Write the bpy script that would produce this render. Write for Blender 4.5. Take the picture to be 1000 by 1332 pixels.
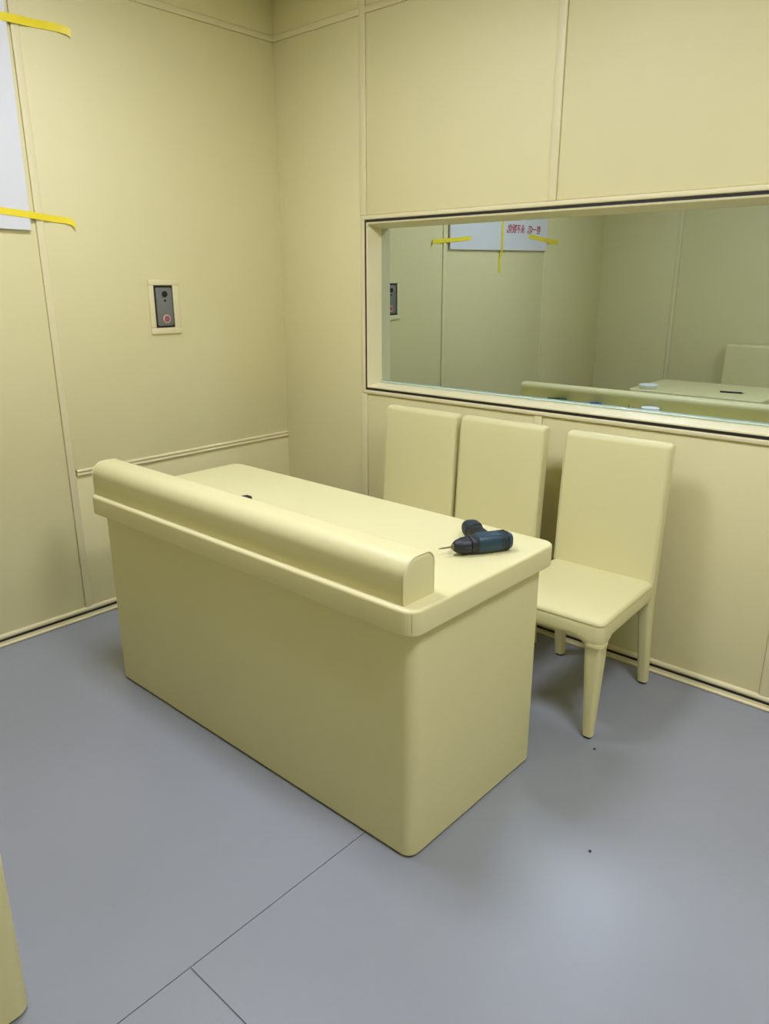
import bpy, bmesh, math, random
from mathutils import Vector, Matrix
random.seed(4)
R = math.radians

# ------------------------------------------------------------------ scene
for o in list(bpy.data.objects):
    bpy.data.objects.remove(o)
sc = bpy.context.scene
COL = sc.collection

# ------------------------------------------------------------------ camera
cam_d = bpy.data.cameras.new('camera')
cam = bpy.data.objects.new('camera', cam_d)
COL.objects.link(cam)
cam_d.sensor_fit = 'HORIZONTAL'
cam_d.sensor_width = 36.0
cam_d.lens = 962.0 / 1000.0 * 36.0
cam_d.clip_start = 0.02
cam.location = (0, 0, 1.55)
cam.rotation_euler = (R(90 - 17.27), 0, R(41.72))
sc.camera = cam

# ------------------------------------------------------------------ world, exposure
w = bpy.data.worlds.new('world')
sc.world = w
w.use_nodes = True
w.node_tree.nodes['Background'].inputs[0].default_value = (0.5, 0.5, 0.5, 1)
w.node_tree.nodes['Background'].inputs[1].default_value = 0.01
sc.view_settings.view_transform = 'Standard'
sc.view_settings.look = 'None'
sc.view_settings.gamma = 1
sc.view_settings.use_curve_mapping = False
sc.view_settings.exposure = 2.88
sc.cycles.blur_glossy = 0.0            # keep the lamp's reflection by way of floor and mirror
sc.cycles.sample_clamp_indirect = 0.0

PANEL_STRENGTH = 4.0
LAMPS = [(-1.95, 1.25, 1.0), (0.15, 1.25, 1.3)]      # x, y, relative strength of the ceiling panels

# room (metres): camera stands over the origin
XL, XR, YB, YF, ZC = -3.25, 1.55, 2.80, -0.86, 2.90

# ------------------------------------------------------------------ materials
def new_mat(name):
    m = bpy.data.materials.new(name)
    m.use_nodes = True
    nt = m.node_tree
    return m, nt, nt.nodes['Principled BSDF']

def simple(name, col, rough=0.5, metal=0.0, spec=0.5, coat=0.0):
    m, nt, b = new_mat(name)
    b.inputs['Base Color'].default_value = (*col, 1)
    b.inputs['Roughness'].default_value = rough
    b.inputs['Metallic'].default_value = metal
    b.inputs['Specular IOR Level'].default_value = spec
    b.inputs['Coat Weight'].default_value = coat
    return m

def grained(name, c1, c2, rough, scale_col, scale_bump, bump, spec=0.5, dist=0.002, kind='VORONOI'):
    m, nt, b = new_mat(name)
    N, L = nt.nodes, nt.links
    tc = N.new('ShaderNodeTexCoord')
    n = N.new('ShaderNodeTexNoise')
    n.inputs['Scale'].default_value = scale_col
    n.inputs['Detail'].default_value = 3
    r = N.new('ShaderNodeValToRGB')
    r.color_ramp.elements[0].position = 0.3
    r.color_ramp.elements[1].position = 0.7
    r.color_ramp.elements[0].color = (*c1, 1)
    r.color_ramp.elements[1].color = (*c2, 1)
    L.new(tc.outputs['Object'], n.inputs['Vector'])
    L.new(n.outputs['Fac'], r.inputs['Fac'])
    L.new(r.outputs['Color'], b.inputs['Base Color'])
    b.inputs['Roughness'].default_value = rough
    b.inputs['Specular IOR Level'].default_value = spec
    if bump > 0:
        if kind == 'VORONOI':
            v = N.new('ShaderNodeTexVoronoi')
            out = v.outputs['Distance']
        else:
            v = N.new('ShaderNodeTexNoise')
            out = v.outputs['Fac']
        v.inputs['Scale'].default_value = scale_bump
        L.new(tc.outputs['Object'], v.inputs['Vector'])
        bp = N.new('ShaderNodeBump')
        bp.inputs['Strength'].default_value = bump
        bp.inputs['Distance'].default_value = dist
        L.new(out, bp.inputs['Height'])
        L.new(bp.outputs['Normal'], b.inputs['Normal'])
    return m

M = {}
M['wall'] = grained('padded_wall_leather', (0.705, 0.648, 0.350), (0.73, 0.673, 0.372), 0.5, 1.3, 420, 0.05, 0.4)
M['trim'] = grained('trim_leather', (0.725, 0.655, 0.385), (0.745, 0.675, 0.405), 0.42, 2.0, 420, 0.04, 0.5)
M['leather'] = grained('cream_leather', (0.69, 0.645, 0.335), (0.705, 0.66, 0.35), 0.48, 2.0, 500, 0.06, 0.45)
M['seam'] = simple('leather_seam', (0.60, 0.53, 0.30), 0.6)
M['floor'] = grained('grey_vinyl', (0.27, 0.287, 0.318), (0.295, 0.312, 0.343), 0.33, 1.6, 60, 0.03, 0.5, 0.001, 'NOISE')
M['joint'] = simple('floor_joint', (0.17, 0.178, 0.19), 0.8)
M['black'] = simple('black_rubber', (0.012, 0.012, 0.012), 0.55)
M['ceiling'] = simple('ceiling_paint', (0.78, 0.77, 0.72), 0.7)
M['board'] = simple('white_board', (0.68, 0.69, 0.70), 0.45)
M['boardedge'] = simple('board_edge', (0.55, 0.55, 0.56), 0.6)
M['tape'] = simple('yellow_tape', (0.86, 0.70, 0.03), 0.45)
M['red'] = simple('red_ink', (0.42, 0.02, 0.07), 0.5)
M['mirror'] = simple('one_way_mirror', (0.58, 0.66, 0.68), 0.0, 1.0)
M['glassedge'] = simple('glass_edge', (0.60, 0.74, 0.63), 0.25)
M['steel'] = simple('grey_steel', (0.22, 0.23, 0.23), 0.38, 0.55)
M['lens'] = simple('lens', (0.01, 0.01, 0.012), 0.1)
M['pinkring'] = simple('button_ring', (0.62, 0.36, 0.36), 0.4)
M['redbtn'] = simple('button_red', (0.30, 0.10, 0.11), 0.45)
M['teal'] = simple('drill_teal', (0.014, 0.045, 0.070), 0.42)
M['navy'] = simple('drill_rubber', (0.009, 0.012, 0.017), 0.5)
M['chrome'] = simple('bit_steel', (0.30, 0.28, 0.24), 0.3, 1.0)
M['brass'] = simple('jaw_brass', (0.22, 0.19, 0.13), 0.35, 1.0)
M['white'] = simple('white_plastic', (0.78, 0.84, 0.86), 0.4)
M['green'] = simple('dark_green_grip', (0.03, 0.09, 0.035), 0.5)
M['blue'] = simple('blue_plastic', (0.05, 0.12, 0.38), 0.4)
M['lampframe'] = simple('lamp_frame', (0.8, 0.8, 0.8), 0.4)

def lamp_mat(strength):
    m, nt, b = new_mat('lamp_diffuser')
    b.inputs['Base Color'].default_value = (0.9, 0.9, 0.9, 1)
    b.inputs['Emission Color'].default_value = (0.97, 1.0, 1.20, 1)
    b.inputs['Emission Strength'].default_value = strength
    return m

# ------------------------------------------------------------------ helpers
def link(name, me, mat, parent=None, smooth=True, loc=None):
    o = bpy.data.objects.new(name, me)
    COL.objects.link(o)
    if mat is not None:
        me.materials.append(mat)
    if smooth:
        for p in me.polygons:
            p.use_smooth = True
        try:
            me.set_sharp_from_angle(angle=R(38))
        except Exception:
            pass
    if parent is not None:
        o.parent = parent
    if loc:
        o.location = loc
    return o

def from_bm(name, bm, mat, parent=None, smooth=True):
    bmesh.ops.recalc_face_normals(bm, faces=bm.faces)
    me = bpy.data.meshes.new(name)
    bm.to_mesh(me)
    bm.free()
    return link(name, me, mat, parent, smooth)

def tag(o, label, cat, group=None):
    o['label'] = label
    o['category'] = cat
    if group:
        o['group'] = group
    return o

def empty(name, loc=(0, 0, 0), rz=0.0):
    o = bpy.data.objects.new(name, None)
    o.empty_display_size = 0.1
    COL.objects.link(o)
    o.location = loc
    o.rotation_euler = (0, 0, rz)
    return o

def struct(o):
    o['kind'] = 'structure'
    return o

def bm_box(bm, x0, x1, y0, y1, z0, z1):
    vs = [bm.verts.new(p) for p in ((x0, y0, z0), (x1, y0, z0), (x1, y1, z0), (x0, y1, z0),
                                    (x0, y0, z1), (x1, y0, z1), (x1, y1, z1), (x0, y1, z1))]
    for f in ((0, 3, 2, 1), (4, 5, 6, 7), (0, 1, 5, 4), (1, 2, 6, 5), (2, 3, 7, 6), (3, 0, 4, 7)):
        bm.faces.new([vs[i] for i in f])

def box(name, b, mat, parent=None, bevel=0.0, seg=2):
    bm = bmesh.new()
    bm_box(bm, *b)
    if bevel > 0:
        bmesh.ops.bevel(bm, geom=bm.edges[:], offset=bevel, segments=seg, profile=0.5, affect='EDGES')
    return from_bm(name, bm, mat, parent)

def rrect(cx, cy, hx, hy, r, n=6):
    """rounded rectangle outline, counter-clockwise"""
    r = max(min(r, hx - 1e-4, hy - 1e-4), 1e-4)
    pts = []
    for sx, sy, a0 in ((1, 1, 0), (-1, 1, 90), (-1, -1, 180), (1, -1, 270)):
        for i in range(n + 1):
            a = R(a0 + 90 * i / n)
            pts.append((cx + sx * (hx - r) + r * math.cos(a), cy + sy * (hy - r) + r * math.sin(a)))
    return pts

def bm_loft(bm, rings, cap0=True, cap1=True):
    vr = [[bm.verts.new(p) for p in ring] for ring in rings]
    n = len(vr[0])
    for a, b in zip(vr[:-1], vr[1:]):
        for i in range(n):
            j = (i + 1) % n
            bm.faces.new((a[i], a[j], b[j], b[i]))
    if cap0:
        bm.faces.new(list(reversed(vr[0])))
    if cap1:
        bm.faces.new(vr[-1])
    return vr

def slab(name, x0, x1, y0, y1, r, prof, mat, parent=None, n=7):
    """stacked rounded rectangles; prof = [(inset, z), ...]"""
    cx, cy, hx, hy = (x0 + x1) / 2, (y0 + y1) / 2, (x1 - x0) / 2, (y1 - y0) / 2
    bm = bmesh.new()
    bm_loft(bm, [[(px, py, z) for px, py in rrect(cx, cy, hx - i, hy - i, max(r - i, 0.003), n)] for i, z in prof])
    return from_bm(name, bm, mat, parent)

def fillet(z0, z1, r_bot, r_top, n=5, base=0.0):
    p = []
    if r_bot > 0:
        for i in range(n + 1):
            a = R(90 * i / n)
            p.append((base + r_bot * (1 - math.sin(a)), z0 + r_bot * (1 - math.cos(a))))
    else:
        p.append((base, z0))
    if r_top > 0:
        for i in range(n + 1):
            a = R(90 * i / n)
            p.append((base + r_top * (1 - math.cos(a)), z1 - r_top + r_top * math.sin(a)))
    else:
        p.append((base, z1))
    return p

def bm_tube(bm, pts, rad, n=8, closed=False):
    pts = [Vector(p) for p in pts]
    rings = []
    k = len(pts)
    prev = None
    for i, p in enumerate(pts):
        if closed:
            t = (pts[(i + 1) % k] - pts[i - 1]).normalized()
        else:
            t = (pts[min(i + 1, k - 1)] - pts[max(i - 1, 0)]).normalized()
        if prev is None:
            u = t.orthogonal().normalized()
        else:
            u = (prev - t * prev.dot(t)).normalized()
        prev = u
        v = t.cross(u)
        rr = rad[i] if isinstance(rad, (list, tuple)) else rad
        rings.append([p + (u * math.cos(2 * math.pi * j / n) + v * math.sin(2 * math.pi * j / n)) * rr for j in range(n)])
    if closed:
        vr = [[bm.verts.new(p) for p in r_] for r_ in rings]
        for i in range(k):
            a, b = vr[i], vr[(i + 1) % k]
            for j in range(n):
                bm.faces.new((a[j], a[(j + 1) % n], b[(j + 1) % n], b[j]))
    else:
        bm_loft(bm, rings)

def tube(name, pts, rad, mat, parent=None, n=8, closed=False):
    bm = bmesh.new()
    bm_tube(bm, pts, rad, n, closed)
    return from_bm(name, bm, mat, parent)

def lathe(name, prof, mat, parent=None, n=28, mtx=None):
    """prof = [(radius, height)], about local z"""
    bm = bmesh.new()
    bm_loft(bm, [[(r * math.cos(2 * math.pi * j / n), r * math.sin(2 * math.pi * j / n), z) for j in range(n)] for r, z in prof])
    if mtx is not None:
        bmesh.ops.transform(bm, matrix=mtx, verts=bm.verts[:])
    return from_bm(name, bm, mat, parent)

def extrude_profile(name, prof, axis, a0, a1, mat, parent=None):
    """prof is a closed polygon; axis 'X': prof=(y,z) swept a0..a1 in x; axis 'Y': prof=(x,z)"""
    bm = bmesh.new()
    if axis == 'X':
        rings = [[(a, p, q) for p, q in prof] for a in (a0, a1)]
    else:
        rings = [[(p, a, q) for p, q in prof] for a in (a0, a1)]
    bm_loft(bm, rings)
    return from_bm(name, bm, mat, parent)

def copy_tree(o, parent=None):
    c = o.copy()
    COL.objects.link(c)
    if parent is not None:
        c.parent = parent
    for ch in list(o.children):
        copy_tree(ch, c)
    return c

# ------------------------------------------------------------------ floor
floor = struct(box('floor', (XL - .1, XR + .1, YF - .1, YB + .1, -0.08, -0.0025), M['joint']))
G = 0.0017
SX, SY = -1.243, 0.703          # the two sheet joints seen in the photograph
E_ = .05
sheets = [[(XL - E_, YF - E_), (SX - G, YF - E_), (SX - G, YB + E_), (XL - E_, YB + E_)],
          [(SX + G, YF - E_), (XR + E_, YF - E_), (XR + E_, SY - G), (SX + G, SY - G)],
          [(SX + G, SY + G), (XR + E_, SY + G), (XR + E_, YB + E_), (SX - G, YB + E_), (SX - G, 1.55), (SX + G, 1.55)]]
for s in sheets:
    bm = bmesh.new()
    bm_loft(bm, [[(x, y, z) for x, y in s] for z in (-0.0025, 0.0)])
    from_bm('vinyl_sheet', bm, M['floor'], floor, smooth=False)

# ------------------------------------------------------------------ ceiling
ceiling = struct(box('ceiling', (XL - .1, XR + .1, YF - .1, YB + .2, ZC, ZC + .08), M['ceiling']))

# ------------------------------------------------------------------ walls
PT = 0.016      # padded panel thickness
WX0, WX1, WZ0, WZ1 = -2.615, -0.590, 1.028, 1.829      # window opening in the wall
CAS = 0.027                                            # outer casing width
bm = bmesh.new()
for b in ((XL - .1, WX0, YB + PT, YB + .14, 0, ZC), (WX1, XR + .1, YB + PT, YB + .14, 0, ZC),
          (WX0, WX1, YB + PT, YB + .14, 0, WZ0), (WX0, WX1, YB + PT, YB + .14, WZ1, ZC)):
    bm_box(bm, *b)
wall_back = struct(from_bm('wall_back', bm, M['wall'], smooth=False))
wall_left = struct(box('wall_left', (XL - .1, XL - PT, YF - .1, YB + PT, 0, ZC), M['wall']))
wall_front = struct(box('wall_front', (XL - PT, XR + .1, YF - .1, YF - PT, 0, ZC), M['wall']))
wall_right = struct(box('wall_right', (XR + PT, XR + .1, YF - PT, YB + PT, 0, ZC), M['wall']))

def panel(wall, a0, a1, z0, z1, parent):
    """one padded panel on a wall, a = x on back/front walls, y on left/right walls"""
    g = 0.0004
    lo, hi = (XL, XR) if wall in ('back', 'front') else (YF, YB)
    a0 = a0 - .010 if abs(a0 - lo) < 1e-6 else a0 + g      # corner panels run on behind their neighbours
    a1 = a1 + .010 if abs(a1 - hi) < 1e-6 else a1 - g
    z0 += g; z1 -= g
    if wall == 'back':
        b = (a0, a1, YB, YB + PT, z0, z1)
    elif wall == 'front':
        b = (a0, a1, YF - PT, YF, z0, z1)
    elif wall == 'left':
        b = (XL - PT, XL, a0, a1, z0, z1)
    else:
        b = (XR, XR + PT, a0, a1, z0, z1)
    return box('wall_panel', b, M['wall'], parent, 0.004, 3)

def strip(wall, a0, a1, z0, z1, parent, d=0.007, name='batten', bev=0.003):
    if wall == 'back':
        b = (a0, a1, YB - d, YB + PT, z0, z1)
    elif wall == 'front':
        b = (a0, a1, YF - PT, YF + d, z0, z1)
    elif wall == 'left':
        b = (XL - PT, XL + d, a0, a1, z0, z1)
    else:
        b = (XR - d, XR + PT, a0, a1, z0, z1)
    return box(name, b, M['trim'], parent, bev, 3)

T0, T1 = 2.700, 2.728       # horizontal trim near the ceiling
ZB = 0.05
# back wall (with the mirror window)
cols = [(XL, -2.650), (-2.612, -1.626), (-1.590, -0.588), (-0.552, 0.46), (0.496, XR)]
for i, (a, b) in enumerate(cols):
    panel('back', a, b, T1, ZC, wall_back)
    strip('back', a, b, T0, T1, wall_back, 0.005, 'trim_strip')
    if i in (1, 2):
        panel('back', a, b, WZ1 + CAS, T0, wall_back)
        panel('back', a, b, ZB, WZ0 - CAS, wall_back)
    else:
        panel('back', a, b, ZB, T0, wall_back)
for i in range(4):
    a, b = cols[i][1], cols[i + 1][0]
    if i == 1:
        strip('back', a, b, WZ1 + CAS, ZC, wall_back)
        strip('back', a, b, ZB, WZ0 - CAS, wall_back)
    elif i in (0, 2):
        strip('back', a, b, WZ1 + CAS, ZC, wall_back)
        strip('back', a, b, ZB, WZ0 - CAS, wall_back)
        if i == 0:
            box('wall_panel', (a, WX0 - CAS, YB, YB + PT, WZ0 - CAS, WZ1 + CAS), M['wall'], wall_back)
        else:
            box('wall_panel', (WX1 + CAS, b, YB, YB + PT, WZ0 - CAS, WZ1 + CAS), M['wall'], wall_back)
    else:
        strip('back', a, b, ZB, ZC, wall_back)
# left wall
lcols = [(YF, 0.140), (0.172, 1.482), (1.514, YB)]
for i, (a, b) in enumerate(lcols):
    panel('left', a, b, T1, ZC, wall_left)
    strip('left', a, b, T0, T1, wall_left, 0.005, 'trim_strip')
    if i == 2:
        panel('left', a, b, 0.726, T0, wall_left)
        panel('left', a, b, ZB, 0.695, wall_left)
    else:
        panel('left', a, b, ZB, T0, wall_left)
for i in range(2):
    strip('left', lcols[i][1], lcols[i + 1][0], ZB, ZC, wall_left)
# double-bead rail on the left wall
rp = [(XL - PT, 0.694), (XL + .002, 0.694)]
for c in (0.7022, 0.7188):
    for k in range(7):
        a = R(-80 + 160 * k / 6)
        rp.append((XL + .002 + .0085 * math.cos(a), c + .0082 * math.sin(a)))
rp += [(XL + .002, 0.727), (XL - PT, 0.727)]
extrude_profile('bead_rail', rp, 'Y', 1.520, YB - .001, M['trim'], wall_left)
# front wall (seen in the mirror) and right wall
fcols = [(XL, -2.575), (-2.54, -1.50), (-1.465, -0.43), (-0.395, 0.64), (0.675, XR)]
for i, (a, b) in enumerate(fcols):
    panel('front', a, b, T1, ZC, wall_front)
    strip('front', a, b, T0, T1, wall_front, 0.005, 'trim_strip')
    panel('front', a, b, ZB, T0, wall_front)
    if i < 4:
        strip('front', b, fcols[i + 1][0], ZB, ZC, wall_front)
rcols = [(YF, 0.34), (0.375, 1.57), (1.605, YB)]
for i, (a, b) in enumerate(rcols):
    panel('right', a, b, T1, ZC, wall_right)
    strip('right', a, b, T0, T1, wall_right, 0.005, 'trim_strip')
    panel('right', a, b, ZB, T0, wall_right)
    if i < 2:
        strip('right', b, rcols[i + 1][0], ZB, ZC, wall_right)

# baseboards: upper bead, black gap, lower bead on the floor
def bead(y_in, d, z0, z1, n=6):
    """profile in (offset from wall, z): half-round nosed strip"""
    h = (z1 - z0) / 2
    pts = [(-PT, z0), (d - h, z0)]
    for k in range(1, n):
        a = R(-90 + 180 * k / n)
        pts.append((d - h + h * math.cos(a), z0 + h + h * math.sin(a)))
    pts += [(d - h, z1), (-PT, z1)]
    return pts

def baseboard(side, axis, a0, a1, mapf):
    root = struct(empty('baseboard_' + side, (0, 0, 0)))
    for nm, pr, mt in (('upper_bead', bead(0, .012, .0315, .055), 'trim'), ('gap_strip', [(-PT, .022), (.008, .022), (.008, .033), (-PT, .033)], 'black'),
                       ('middle_strip', [(-PT, .011), (.0085, .011), (.0085, .0235), (-PT, .0235)], 'trim'),
                       ('lower_bead', bead(0, .019, .0, .012), 'trim')):
        extrude_profile(nm, [(mapf(p), q) for p, q in pr], axis, a0, a1, M[mt], root)
baseboard('back', 'X', XL, XR, lambda d: YB - d)
baseboard('left', 'Y', YF, YB, lambda d: XL + d)
baseboard('front', 'X', XL, XR, lambda d: YF + d)
baseboard('right', 'Y', YF, YB, lambda d: XR - d)

# ------------------------------------------------------------------ mirror window
win = struct(empty('window_1', (0, 0, 0)))
def mitre_frame(name, prof, mat, sides='LRTB'):
    """sweep a profile of (outward offset, y) round the opening; one mitred mesh for each side"""
    def loop(off):
        return {'LB': (WX0 - off, WZ0 - off), 'RB': (WX1 + off, WZ0 - off), 'RT': (WX1 + off, WZ1 + off), 'LT': (WX0 - off, WZ1 + off)}
    ends = {'L': ('LB', 'LT'), 'R': ('RB', 'RT'), 'T': ('LT', 'RT'), 'B': ('LB', 'RB')}
    for s in sides:
        e0, e1 = ends[s]
        bm = bmesh.new()
        bm_loft(bm, [[(loop(o)[e][0], y, loop(o)[e][1]) for o, y in prof] for e in (e0, e1)])
        from_bm(name, bm, mat, win)
# outer casing with softly rounded nose
cp = [(CAS, YB + PT)]
for k in range(6):
    a = R(90 * k / 5)
    cp.append((CAS - .006 + .006 * math.cos(a), YB - .004 - .006 * math.sin(a)))
for k in range(6):
    a = R(90 + 90 * k / 5)
    cp.append((.0135 + .006 * math.cos(a), YB - .004 - .006 * math.sin(a)))
cp.append((.0075, YB + PT))
mitre_frame('casing', cp, M['trim'])
mitre_frame('gasket', [(.008, YB + PT), (.008, YB - .003), (-.005, YB - .003), (-.005, YB + PT)], M['black'])
GY = YB + 0.072
mitre_frame('reveal', [(-.004, YB + .012), (-.004, YB - .004), (-.007, YB - .008), (-.012, YB - .006), (-.030, GY), (-.030, GY + .02), (.0, GY + .02)], M['trim'])
pane = box('mirror_pane', (-1.01, 1.01, -.004, .004, -.385, .385), M['mirror'], win)
pane.location = ((WX0 + WX1) / 2, GY + .010, (WZ0 + WZ1) / 2)
pane.rotation_euler = (R(.23), 0, 0)
pane['label'] = 'one-way mirror glass reflecting the room'
box('glass_edge', (WX0 + .03, WX1 - .03, GY - .012, GY + .0035, WZ0 + .0285, WZ0 + .035), M['glassedge'], win, .002, 2)

# ------------------------------------------------------------------ ceiling lamps
for i, (lx, ly, s) in enumerate(LAMPS):
    t = tag(empty('ceiling_lamp', (lx, ly, ZC)), ['square white ceiling panel lamp over the long desk', 'square white ceiling panel lamp near the right wall'][i], 'lamp', 'ceiling panel lamps')
    bm = bmesh.new()
    hw = .32
    for b in ((-hw, hw, -hw, -hw + .02, -.012, 0), (-hw, hw, hw - .02, hw, -.012, 0), (-hw, -hw + .02, -hw + .02, hw - .02, -.012, 0), (hw - .02, hw, -hw + .02, hw - .02, -.012, 0)):
        bm_box(bm, *b)
    from_bm('frame', bm, M['lampframe'], t, smooth=False)
    box('diffuser', (-hw + .02, hw - .02, -hw + .02, hw - .02, -.008, -.002), lamp_mat(PANEL_STRENGTH * s), t)

# ------------------------------------------------------------------ desks
def desk(name, bx, by, tx, ty, zt, zb, bolster=None):
    """bx/by body extents, tx/ty top extents, zt top height, zb underside of the top's rim"""
    cx, cy = (bx[0] + bx[1]) / 2, (by[0] + by[1]) / 2
    root = empty(name, (cx, cy, 0))
    sh = lambda a, c: (a[0] - c, a[1] - c)
    bx, by, tx, ty = sh(bx, cx), sh(by, cy), sh(tx, cx), sh(ty, cy)
    slab('plinth', bx[0] + .012, bx[1] - .012, by[0] + .012, by[1] - .012, .03, [(0, 0), (0, .012)], M['black'], root)
    slab('body', bx[0], bx[1], by[0], by[1], .036, fillet(.006, zb + .002, .006, 0), M['leather'], root, 8)
    top = slab('desk_top', tx[0], tx[1], ty[0], ty[1], .042, fillet(zb, zt, .007, .009) , M['leather'], root, 8)
    # stitched seam down the rim at the rounded corners
    for sx, sy in ((1, -1), (-1, -1), (1, 1), (-1, 1)):
        px = (tx[1] if sx > 0 else tx[0]) - sx * .042 * (1 - .7071)
        py = (ty[1] if sy > 0 else ty[0]) - sy * .042 * (1 - .7071)
        q = Vector((sx, sy, 0)).normalized() * .0003
        tube('seam', [(px + q.x, py + q.y, zb + .007), (px + q.x, py + q.y, zt - .008)], .0011, M['seam'], top, 6)
    if bolster:
        x0, x1, y0, y1, z1, r = bolster
        x0, x1, y0, y1 = x0 - cx, x1 - cx, y0 - cy, y1 - cy
        rb = .033
        prof = [(y0 + .005, zt), (y0 + .0015, zt + .0025), (y0, zt + .007)]
        for k in range(11):
            a = R(180 - 90 * k / 10)
            prof.append((y0 + r + r * math.cos(a), z1 - r + r * math.sin(a)))
        for k in range(9):
            a = R(90 - 90 * k / 8)
            prof.append((y1 - rb + rb * math.cos(a), z1 - rb + rb * math.sin(a)))
        prof += [(y1, zt + .007), (y1 - .0015, zt + .0025), (y1 - .005, zt)]
        bo_bm = bmesh.new()
        ym, zm = (y0 + y1) / 2, (zt + z1) / 2
        def ring(x, ins):
            out = []
            for p, q in prof:
                dy = (ym - p) / max(abs(ym - p), 1e-6) * min(ins, abs(ym - p))
                dz = 0 if q <= zt + 1e-6 else -ins * max(0, (q - (z1 - r)) / r)
                out.append((x, p + dy * (1 if q < z1 - 1e-4 else .3), q + dz))
            return out
        rr = .010
        rings = [ring(x0 + rr * (1 - math.cos(R(90 * k / 4))), rr * (1 - math.sin(R(90 * k / 4)))) for k in range(5)]
        rings += [ring(x1 - rr * (1 - math.cos(R(90 * k / 4))), rr * (1 - math.sin(R(90 * k / 4)))) for k in range(4, -1, -1)]
        bm_loft(bo_bm, rings)
        bo = from_bm('bolster', bo_bm, M['leather'], root)
        for xe in (x0 + .003, x1 - .003):
            tube('piping', [(xe, p, q) for p, q in [(a[1], a[2]) for a in ring(xe, .001)]], .0028, M['trim'], bo, 6)
        tube('piping', [(x0 + .004, y0 + .0005, zt + .0015), (x1 - .004, y0 + .0005, zt + .0015)], .0018, M['seam'], bo, 6)
    return root

d1 = desk('upholstered_desk', (-2.612, -1.067), (1.305, 1.947), (-2.655, -1.045), (1.276, 1.982), .775, .703,
          (-2.645, -1.090, 1.296, 1.418, .897, .049))
tag(d1, 'long cream leather desk with a padded bolster along its front edge', 'desk')
d2 = desk('upholstered_table', (-2.300, -1.412), (-.225, .410), (-2.330, -1.388), (-.258, .438), .775, .703)
tag(d2, 'short cream leather table without bolster cut off at lower left edge', 'table')

# ------------------------------------------------------------------ chairs
def leg_mesh(name, top, bot, wt, wb, parent, round_=0.5, cuff=False):
    bm = bmesh.new()
    rings = []
    n = 8
    for k in range(n + 1):
        t = k / n
        c = Vector(top).lerp(Vector(bot), t)
        hw = wt + (wb - wt) * t
        rings.append([(px, py, c.z) for px, py in rrect(c.x, c.y, hw, hw, hw * round_, 4)])
    if cuff:
        c = Vector(top)
        pre = []
        for dz, s in ((.012, 1.02), (.004, 1.03), (.000, 1.03), (-.003, 1.0), (-.005, .955)):
            pre.append([(px, py, c.z + dz) for px, py in rrect(c.x, c.y, wt * s, wt * s, wt * s * round_, 4)])
        rings = pre + rings[1:]
    rings.reverse()
    bm_loft(bm, rings)
    lg = from_bm(name, bm, M['leather'], parent)
    b = Vector(bot)
    gl = slab('glide', b.x - wb * .82, b.x + wb * .82, b.y - wb * .82, b.y + wb * .82, wb * .5, [(0, 0), (0, b.z + .001)], M['black'], lg, 3)
    return lg

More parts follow.
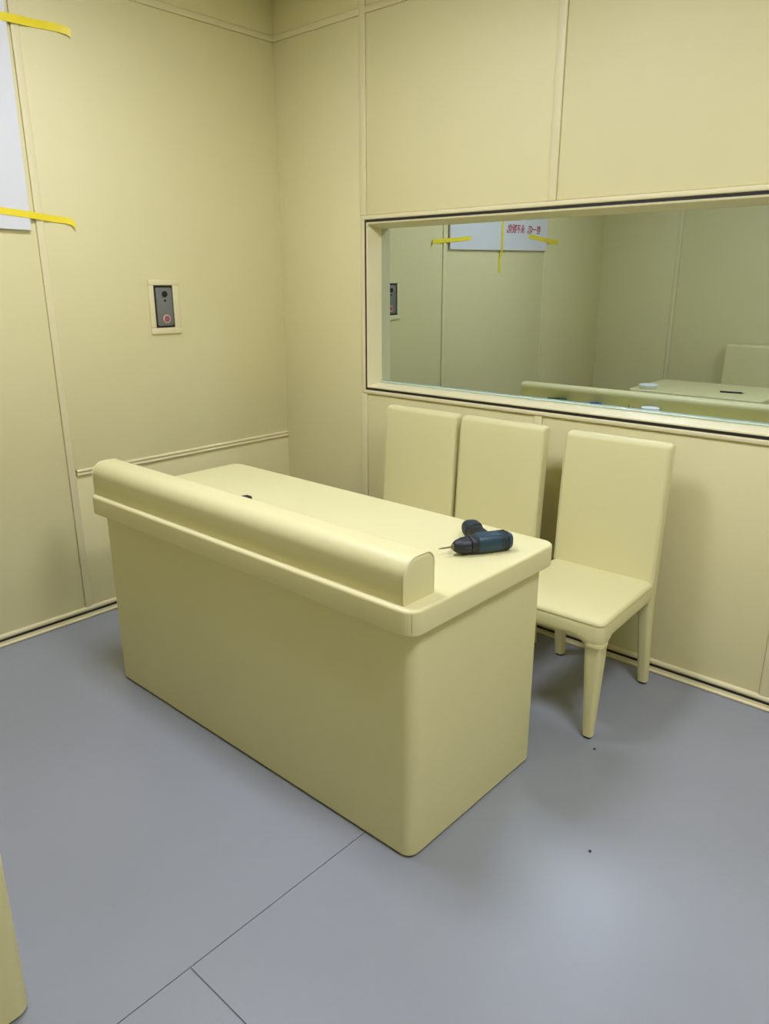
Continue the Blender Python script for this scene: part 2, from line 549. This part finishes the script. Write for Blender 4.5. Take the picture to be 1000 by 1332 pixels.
def chair(h=.993, name='parsons_chair', wback=.417, wfront=.432):
    """faces -y, origin on the floor under the seat centre; seat front y=-.235, back junction y=+.21"""
    root = empty(name)
    zs = .470
    # seat: trapezoid with softly crowned top
    bm = bmesh.new()
    def seat_ring(ins, z):
        pts = []
        for px, py in rrect(0, -.005, .5, .235 - ins, .03, 6):
            t = (py + .24) / .47
            half = (wfront + (wback - wfront) * t) / 2 - ins
            # px runs -.5...5 with rounded ends: rescale keeping the corner radius
            s = 1 if px > 0 else -1
            e = .5 - abs(px)
            pts.append((s * (half - e) if e <= .0301 else s * half * (abs(px) / .5), py, z))
        return pts
    prof = [(.002, .4440), (.0005, .4450), (-.0005, .447), (-.0005, .452)]
    for k in range(1, 6):
        a = R(90 * k / 5)
        prof.append((.017 * (1 - math.cos(a)), .452 + .014 * math.sin(a)))
    prof += [(.05, .4690), (.10, .4710), (.17, .4720)]
    bm_loft(bm, [seat_ring(i, z) for i, z in prof])
    from_bm('seat', bm, M['leather'], root)
    # apron below the seat
    bm = bmesh.new()
    def apron_ring(ins, z, drop):
        base, out = seat_ring(ins, z), []
        for i, p in enumerate(base):                      # finer along the straight runs
            q = base[(i + 1) % len(base)]
            m = 14 if (Vector(q) - Vector(p)).length > .1 else 1
            for k in range(m):
                c = Vector(p).lerp(Vector(q), k / m)
                cd = min((Vector((c.x, c.y)) - Vector((sx_ * wfront / 2, -.24))).length for sx_ in (-1, 1))
                f = max(0.0, 1 - max(cd - .045, 0) / .055)
                out.append((c.x, c.y, c.z - drop * f * f * (3 - 2 * f)))
        return out
    bm_loft(bm, [apron_ring(*a) for a in ((.050, .392, .0), (.016, .387, .020), (.006, .389, .026), (.002, .396, .024), (.000, .408, .014), (.000, .4395, 0), (.001, .4445, 0))])
    from_bm('apron', bm, M['leather'], root)
    # backrest: leaning, slightly curved, rolled top
    bm = bmesh.new()
    rings = []
    hb = wback / 2
    th = .029
    def yc(z):
        t = max(0, (z - .40) / (h - .40))
        return .238 + .030 * t ** 1.25
    zs_ = [.392, .396, .402, .46] + [.46 + (h - .022 - .46) * k / 10 for k in range(1, 11)]
    for z in zs_:
        ins = .006 if z == .392 else (.002 if z == .396 else 0)
        rings.append([(px, py + yc(z), z) for px, py in rrect(0, 0, hb - ins, th - ins, .016, 5)])
    for k in range(1, 7):
        a = R(90 * k / 6)
        ins = .021 * (1 - math.cos(a))
        z = h - .022 + .021 * math.sin(a)
        rings.append([(px, py + yc(z), z) for px, py in rrect(0, 0, hb - ins * .8, th - ins, max(.016 - ins * .5, .004), 5)])
    bm_loft(bm, rings)
    bk = from_bm('backrest', bm, M['leather'], root)
    for s in (-1, 1):
        tube('piping', [(s * (hb - .0022), yc(z) - th + .0045, z) for z in [.46 + (h - .03 - .46) * k / 10 for k in range(11)]], .0014, M['trim'], bk, 6)
    for s in (-1, 1):
        leg_mesh('leg', (s * (wfront / 2 - .0345), -.205, .366), (s * (wfront / 2 - .034), -.203, .009), .0335, .0175, root, .62, True)
        leg_mesh('leg', (s * (wback / 2 - .030), .240, .400), (s * (wback / 2 - .024), .292, .009), .0285, .0185, root, .62)
    return root

c3 = chair()
c3.location = (-1.166, 2.386, 0)
c3.rotation_euler = (0, 0, R(1.6))
tag(c3, 'cream leather dining chair standing apart at right, its seat and legs in view', 'chair', 'cream chairs along the mirror wall')
c2 = copy_tree(c3)
c2.location = (-1.686, 2.386, 0)
c2.rotation_euler = (0, 0, R(0))
tag(c2, 'middle cream leather chair of three, its backrest right behind the drill', 'chair', 'cream chairs along the mirror wall')
c1 = copy_tree(c3)
c1.location = (-2.124, 2.386, 0)
c1.rotation_euler = (0, 0, R(0))
tag(c1, 'leftmost cream leather chair of three, nearest the room corner', 'chair', 'cream chairs along the mirror wall')
c4 = chair(1.035, 'parsons_chair')
c4.location = (-1.84, -.525, 0)
c4.rotation_euler = (0, 0, math.pi)
tag(c4, 'cream leather chair behind the short table, visible only in the mirror', 'chair')

# ------------------------------------------------------------------ intercom on the left wall
ic = empty('wall_intercom', (XL, 2.05, 1.435))
def mf(a, b):   # frame strip on the left wall around the device, (y0,y1,z0,z1) local
    return box('frame_strip', (.0, .010, a[0], a[1], b[0], b[1]), M['trim'], ic, .003, 3)
mf((-.080, .085), (.100, .125)); mf((-.080, .085), (-.125, -.096))
mf((-.080, -.053), (-.096, .100)); mf((.050, .085), (-.096, .100))
box('back_box', (0, .003, -.0525, .0495, -.0955, .0995), M['black'], ic)
bm = bmesh.new()
rings = []
for ins, x in ((0, .003), (0, .006), (.0015, .0075)):
    rings.append([(x, py, pz) for py, pz in rrect(.001, .0015, .0435 - ins, .0885 - ins, .011, 5)])
bm_loft(bm, rings)
plate = from_bm('face_plate', bm, M['steel'], ic)
RX = Matrix.Rotation(R(90), 4, 'Y')
lathe('camera_lens', [(.0145, 0), (.0145, .003), (.012, .0045), (.008, .0035), (.004, .005), (.001, .0052)], M['lens'], plate, 24, Matrix.Translation((.0075, .004, .060)) @ RX)
lathe('sensor_hole', [(.0055, 0), (.0055, .001), (.003, .0012)], M['lens'], plate, 16, Matrix.Translation((.0075, .004, .030)) @ RX)
lathe('button_ring', [(.020, 0), (.020, .003), (.0175, .0045), (.0145, .003)], M['pinkring'], plate, 28, Matrix.Translation((.0075, .006, -.055)) @ RX)
lathe('call_button', [(.0142, 0), (.0142, .0042), (.012, .005), (.002, .0052)], M['redbtn'], plate, 24, Matrix.Translation((.0075, .006, -.055)) @ RX)
tag(ic, 'grey metal call intercom with round camera and red button, set in cream frame', 'intercom')

# ------------------------------------------------------------------ poster board and tapes on the left wall
PW, PH = 1.288, .90
board = empty('notice_board', (XL + .008, .166, 1.768))
board.rotation_euler = (R(-.7), 0, 0)
box('panel', (0, .010, 0, PW, 0, PH), M['board'], board, .001, 1)
for k, ch in enumerate('\u7272\u4e00\u5207\uff0c\u6c38\u4e0d\u53db\u515a\u3002'):
    cu = bpy.data.curves.new('lettering', 'FONT')
    cu.body = ch
    cu.size = .064
    to = bpy.data.objects.new('lettering_source', cu)
    COL.objects.link(to)
    dg = bpy.context.evaluated_depsgraph_get()
    me0 = bpy.data.meshes.new_from_object(to.evaluated_get(dg))
    bpy.data.objects.remove(to)
    vv, ff = [], []
    for q, (dx, dy) in enumerate(((0, 0), (.0016, 0), (-.0016, 0), (0, .0012))):      # heavy strokes
        n0 = len(vv)
        vv += [(.0104 + q * .00006, .108 + k * .058 + v.co.x + dx, .128 + v.co.y * 1.05 + dy) for v in me0.vertices]
        ff += [tuple(n0 + i for i in p.vertices) for p in me0.polygons]
    me = bpy.data.meshes.new('character')
    me.from_pydata(vv, [], ff)
    link('character', me, M['red'], board, smooth=False)
tag(board, 'white notice board with red Chinese lettering taped high on the left wall', 'notice board')

def tape(pts, wdt, label, vertical=False, curl=None):
    """strip on the left wall following pts = (y, z, offset from wall)"""
    bm = bmesh.new()
    th = .0006
    rings = []
    for (y, z, o) in pts:
        x = XL + o
        if vertical:
            rings.append([(x, y - wdt / 2, z), (x, y + wdt / 2, z), (x + th, y + wdt / 2, z), (x + th, y - wdt / 2, z)])
        else:
            rings.append([(x, y, z - wdt / 2), (x, y, z + wdt / 2), (x + th, y, z + wdt / 2), (x + th, y, z - wdt / 2)])
    bm_loft(bm, rings)
    o = from_bm('tape_strip', bm, M['tape'], None)
    return tag(o, label, 'tape', 'yellow tape strips on the notice board')
tape([(1.14, 2.500, .0195), (1.34, 2.508, .0195), (1.474, 2.513, .0195), (1.515, 2.516, .013), (1.56, 2.519, .0025), (1.66, 2.524, .003), (1.705, 2.521, .010), (1.718, 2.512, .016)], .030,
     'upper yellow tape strip at the right edge of the white notice board')
tape([(1.215, 1.832, .0195), (1.35, 1.820, .0195), (1.468, 1.811, .0195), (1.50, 1.808, .011), (1.56, 1.803, .0025), (1.61, 1.800, .004), (1.632, 1.796, .010), (1.645, 1.780, .016)], .026,
     'lower yellow tape strip at the right bottom corner of the white notice board')
tape([(.817, 2.10, .0195), (.817, 1.90, .0195), (.817, 1.754, .0195), (.816, 1.728, .006), (.815, 1.70, .0012), (.813, 1.60, .0012)], .026,
     'vertical yellow tape strip crossing the bottom edge of the notice board, seen in mirror', True)
tape([(.445, 1.872, .0195), (.30, 1.858, .0195), (.158, 1.847, .0195), (.12, 1.844, .009), (.06, 1.842, .0015), (-.045, 1.838, .0015)], .030,
     'yellow tape strip beside the red lettering, seen only in the mirror')

# ------------------------------------------------------------------ cordless drill lying on the desk
ZT = .775
ax = Vector((-.48, -.877, 0)).normalized()          # towards the bit
hd = Vector((-.84, .54, 0)).normalized()            # along the handle
drill = empty('cordless_drill', (-1.166, 1.762, ZT))
up = Vector((0, 0, 1))
def drill_loft(name, base, d, secs, mat, parent, sq=.75, n=5):
    """secs = [(distance along d, half width across, half height, z centre)]"""
    side = d.cross(up).normalized()
    bm = bmesh.new()
    rings = []
    for t, a, b, zc in secs:
        c = Vector(base) + d * t
        rings.append([c + side * px + up * (zc + pz) for px, pz in rrect(0, 0, a, b, min(a, b) * sq, n)])
    bm_loft(bm, rings)
    return from_bm(name, bm, mat, parent)
O = Vector((0, 0, 0))
housing = drill_loft('motor_housing', O, ax, [(-.084, .017, .015, .030), (-.081, .024, .022, .030), (-.070, .029, .027, .030), (-.030, .031, .029, .030), (.015, .030, .029, .030), (.030, .028, .028, .030), (.034, .024, .024, .030)], M['teal'], drill, .72)
for t in (-.066, -.056, -.046):
    drill_loft('vent_rib', O, ax, [(t, .0305, .0292, .030), (t + .005, .0305, .0292, .030)], M['navy'], housing, .72)
drill_loft('gear_collar', O, ax, [(.030, .027, .026, .029), (.034, .0285, .028, .029), (.050, .0285, .028, .029), (.054, .026, .026, .029)], M['navy'], drill, .95, 7)
chuck = drill_loft('chuck', O, ax, [(.053, .023, .023, .028), (.056, .0255, .0255, .028), (.080, .0245, .0245, .028), (.098, .018, .018, .028), (.105, .012, .012, .028), (.107, .009, .009, .028)], M['navy'], drill, .98, 8)
side = ax.cross(up).normalized()
for k in range(14):
    a = 2 * math.pi * k / 14
    q = side * math.cos(a) + up * math.sin(a)
    tube('grip_rib', [ax * .058 + up * .028 + q * .0250, ax * .079 + up * .028 + q * .0242], .0018, M['black'], chuck, 5)
drill_loft('chuck_jaws', O, ax, [(.105, .010, .010, .028), (.109, .0085, .0085, .028), (.112, .005, .005, .028)], M['brass'], drill, .98, 6)
tube('drill_bit', [ax * .110 + up * .028, ax * .140 + up * .0275, ax * .152 + up * .0272], [.0028, .0026, .001], M['chrome'], drill, 8)
hb_ = ax * (-.012) + hd * .018
drill_loft('handle', hb_, hd, [(0, .030, .022, .027), (.03, .027, .021, .026), (.06, .025, .021, .025), (.085, .025, .022, .025), (.100, .026, .023, .026)], M['navy'], drill, .8)
for t in (.030, .042, .054, .066):
    drill_loft('grip_rib', hb_, hd, [(t, .0275 - t * .03, .0222, .0255), (t + .005, .0275 - t * .03, .0222, .0255)], M['black'], drill, .8)
tr = drill_loft('trigger', ax * .014 + hd * .030, hd, [(0, .006, .007, .026), (.008, .010, .008, .026), (.020, .009, .008, .026), (.028, .005, .006, .026)], M['black'], drill, .7)
bt = drill_loft('battery', hb_, hd, [(.092, .025, .023, .027), (.097, .029, .026, .028), (.126, .030, .0265, .028), (.138, .027, .024, .028), (.144, .019, .017, .028)], M['navy'], drill, .85, 6)
for t in (.104, .113, .122):
    drill_loft('battery_rib', hb_, hd, [(t, .0303, .0268, .028), (t + .003, .0303, .0268, .028)], M['teal'], bt, .85, 6)
tag(drill, 'dark blue cordless drill lying on its side near the desk corner', 'drill')

# ------------------------------------------------------------------ small things behind the bolster and on the short table
def tub(loc, r, h, label):
    t = empty('round_tub', loc)
    lathe('tub_body', [(r * .80, 0), (r * .84, .002), (r * .97, h * .80)], M['white'], t, 32)
    lathe('lid', [(r * .98, h * .78), (r, h * .80), (r, h * .95), (r * .97, h), (r * .90, h), (r * .88, h * .95), (r * .02, h * .95)], M['white'], t, 32)
    return tag(t, label, 'tub', 'white round tubs')
tub((-1.722, 1.476, ZT), .052, .058, 'white round lidded tub behind the bolster, seen in the mirror')
tub((-2.215, .335, ZT), .066, .030, 'white round lidded tub on the short table, seen in the mirror')

cb = empty('cable_coil', (-2.34, 1.486, ZT))
pts = []
for k in range(84):
    a = 2 * math.pi * k / 20
    rr = .050 + .004 * math.sin(k * .9)
    pts.append((rr * 1.25 * math.cos(a), rr * math.sin(a), .007 + .042 * k / 83 + .002 * math.sin(k * 1.7)))
tube('coil', pts, .0062, M['green'], cb, 8)
e = Vector(pts[-1])
tail = [e, e + Vector((.05, .03, -.012)), Vector((.14, .060, .012)), Vector((.20, .080, .016)), Vector((.235, .090, .022))]
tube('tail', tail, .0055, M['black'], cb, 8)
tube('plug', [(.222, .088, .020), (.236, .092, .026), (.266, .098, .030), (.278, .100, .030)], [.004, .009, .013, .011], M['black'], cb, 10)
tag(cb, 'dark green cable coil behind the bolster, its black end peeking over it', 'cable')
tr_ = empty('tape_roll', (-2.075, 1.474, ZT))
lathe('tape_ring', [(.030, 0), (.043, 0), (.045, .002), (.045, .046), (.043, .048), (.030, .048), (.028, .046), (.028, .002), (.030, 0)], M['blue'], tr_, 28)
tag(tr_, 'blue tape roll lying behind the bolster, seen in the mirror', 'tape roll')
sw = empty('upright_bolt', (-1.86, 1.462, ZT))
lathe('bolt_head', [(.007, 0), (.007, .005), (.004, .006)], M['black'], sw, 6)
tube('shaft', [(0, 0, .005), (0, 0, .054), (0, 0, .058)], [.0024, .0024, .0012], M['black'], sw, 8)
tag(sw, 'thin black bolt standing upright behind the bolster, seen in the mirror', 'bolt')
pn = empty('ballpoint_pen', (-1.74, .205, ZT))
tube('barrel', [(0, 0, .006), (.14, -.025, .006)], .006, M['black'], pn, 10)
tube('tip', [(.139, -.0248, .006), (.157, -.028, .006)], [.0055, .001], M['chrome'], pn, 10)
box('clip', (-.001, .04, -.0015, .0015, .0118, .0135), M['chrome'], pn)
tag(pn, 'black pen lying on the short table, seen in the mirror', 'pen')

# crumbs on the floor
for x, y, lb in ((-.925, 2.133, 'tiny dark crumb on floor beside the front chair leg'), (-.711, 1.677, 'tiny dark crumb on open grey floor right of desk')):
    bm = bmesh.new()
    bmesh.ops.create_icosphere(bm, subdivisions=1, radius=.005)
    for v in bm.verts:
        v.co = Vector((v.co.x * random.uniform(.7, 1.2), v.co.y * random.uniform(.7, 1.2), max(0, v.co.z * .6 + .0025)))
    o = from_bm('floor_crumb', bm, M['black'], None, smooth=False)
    o.location = (x, y, 0)
    tag(o, lb, 'crumb')
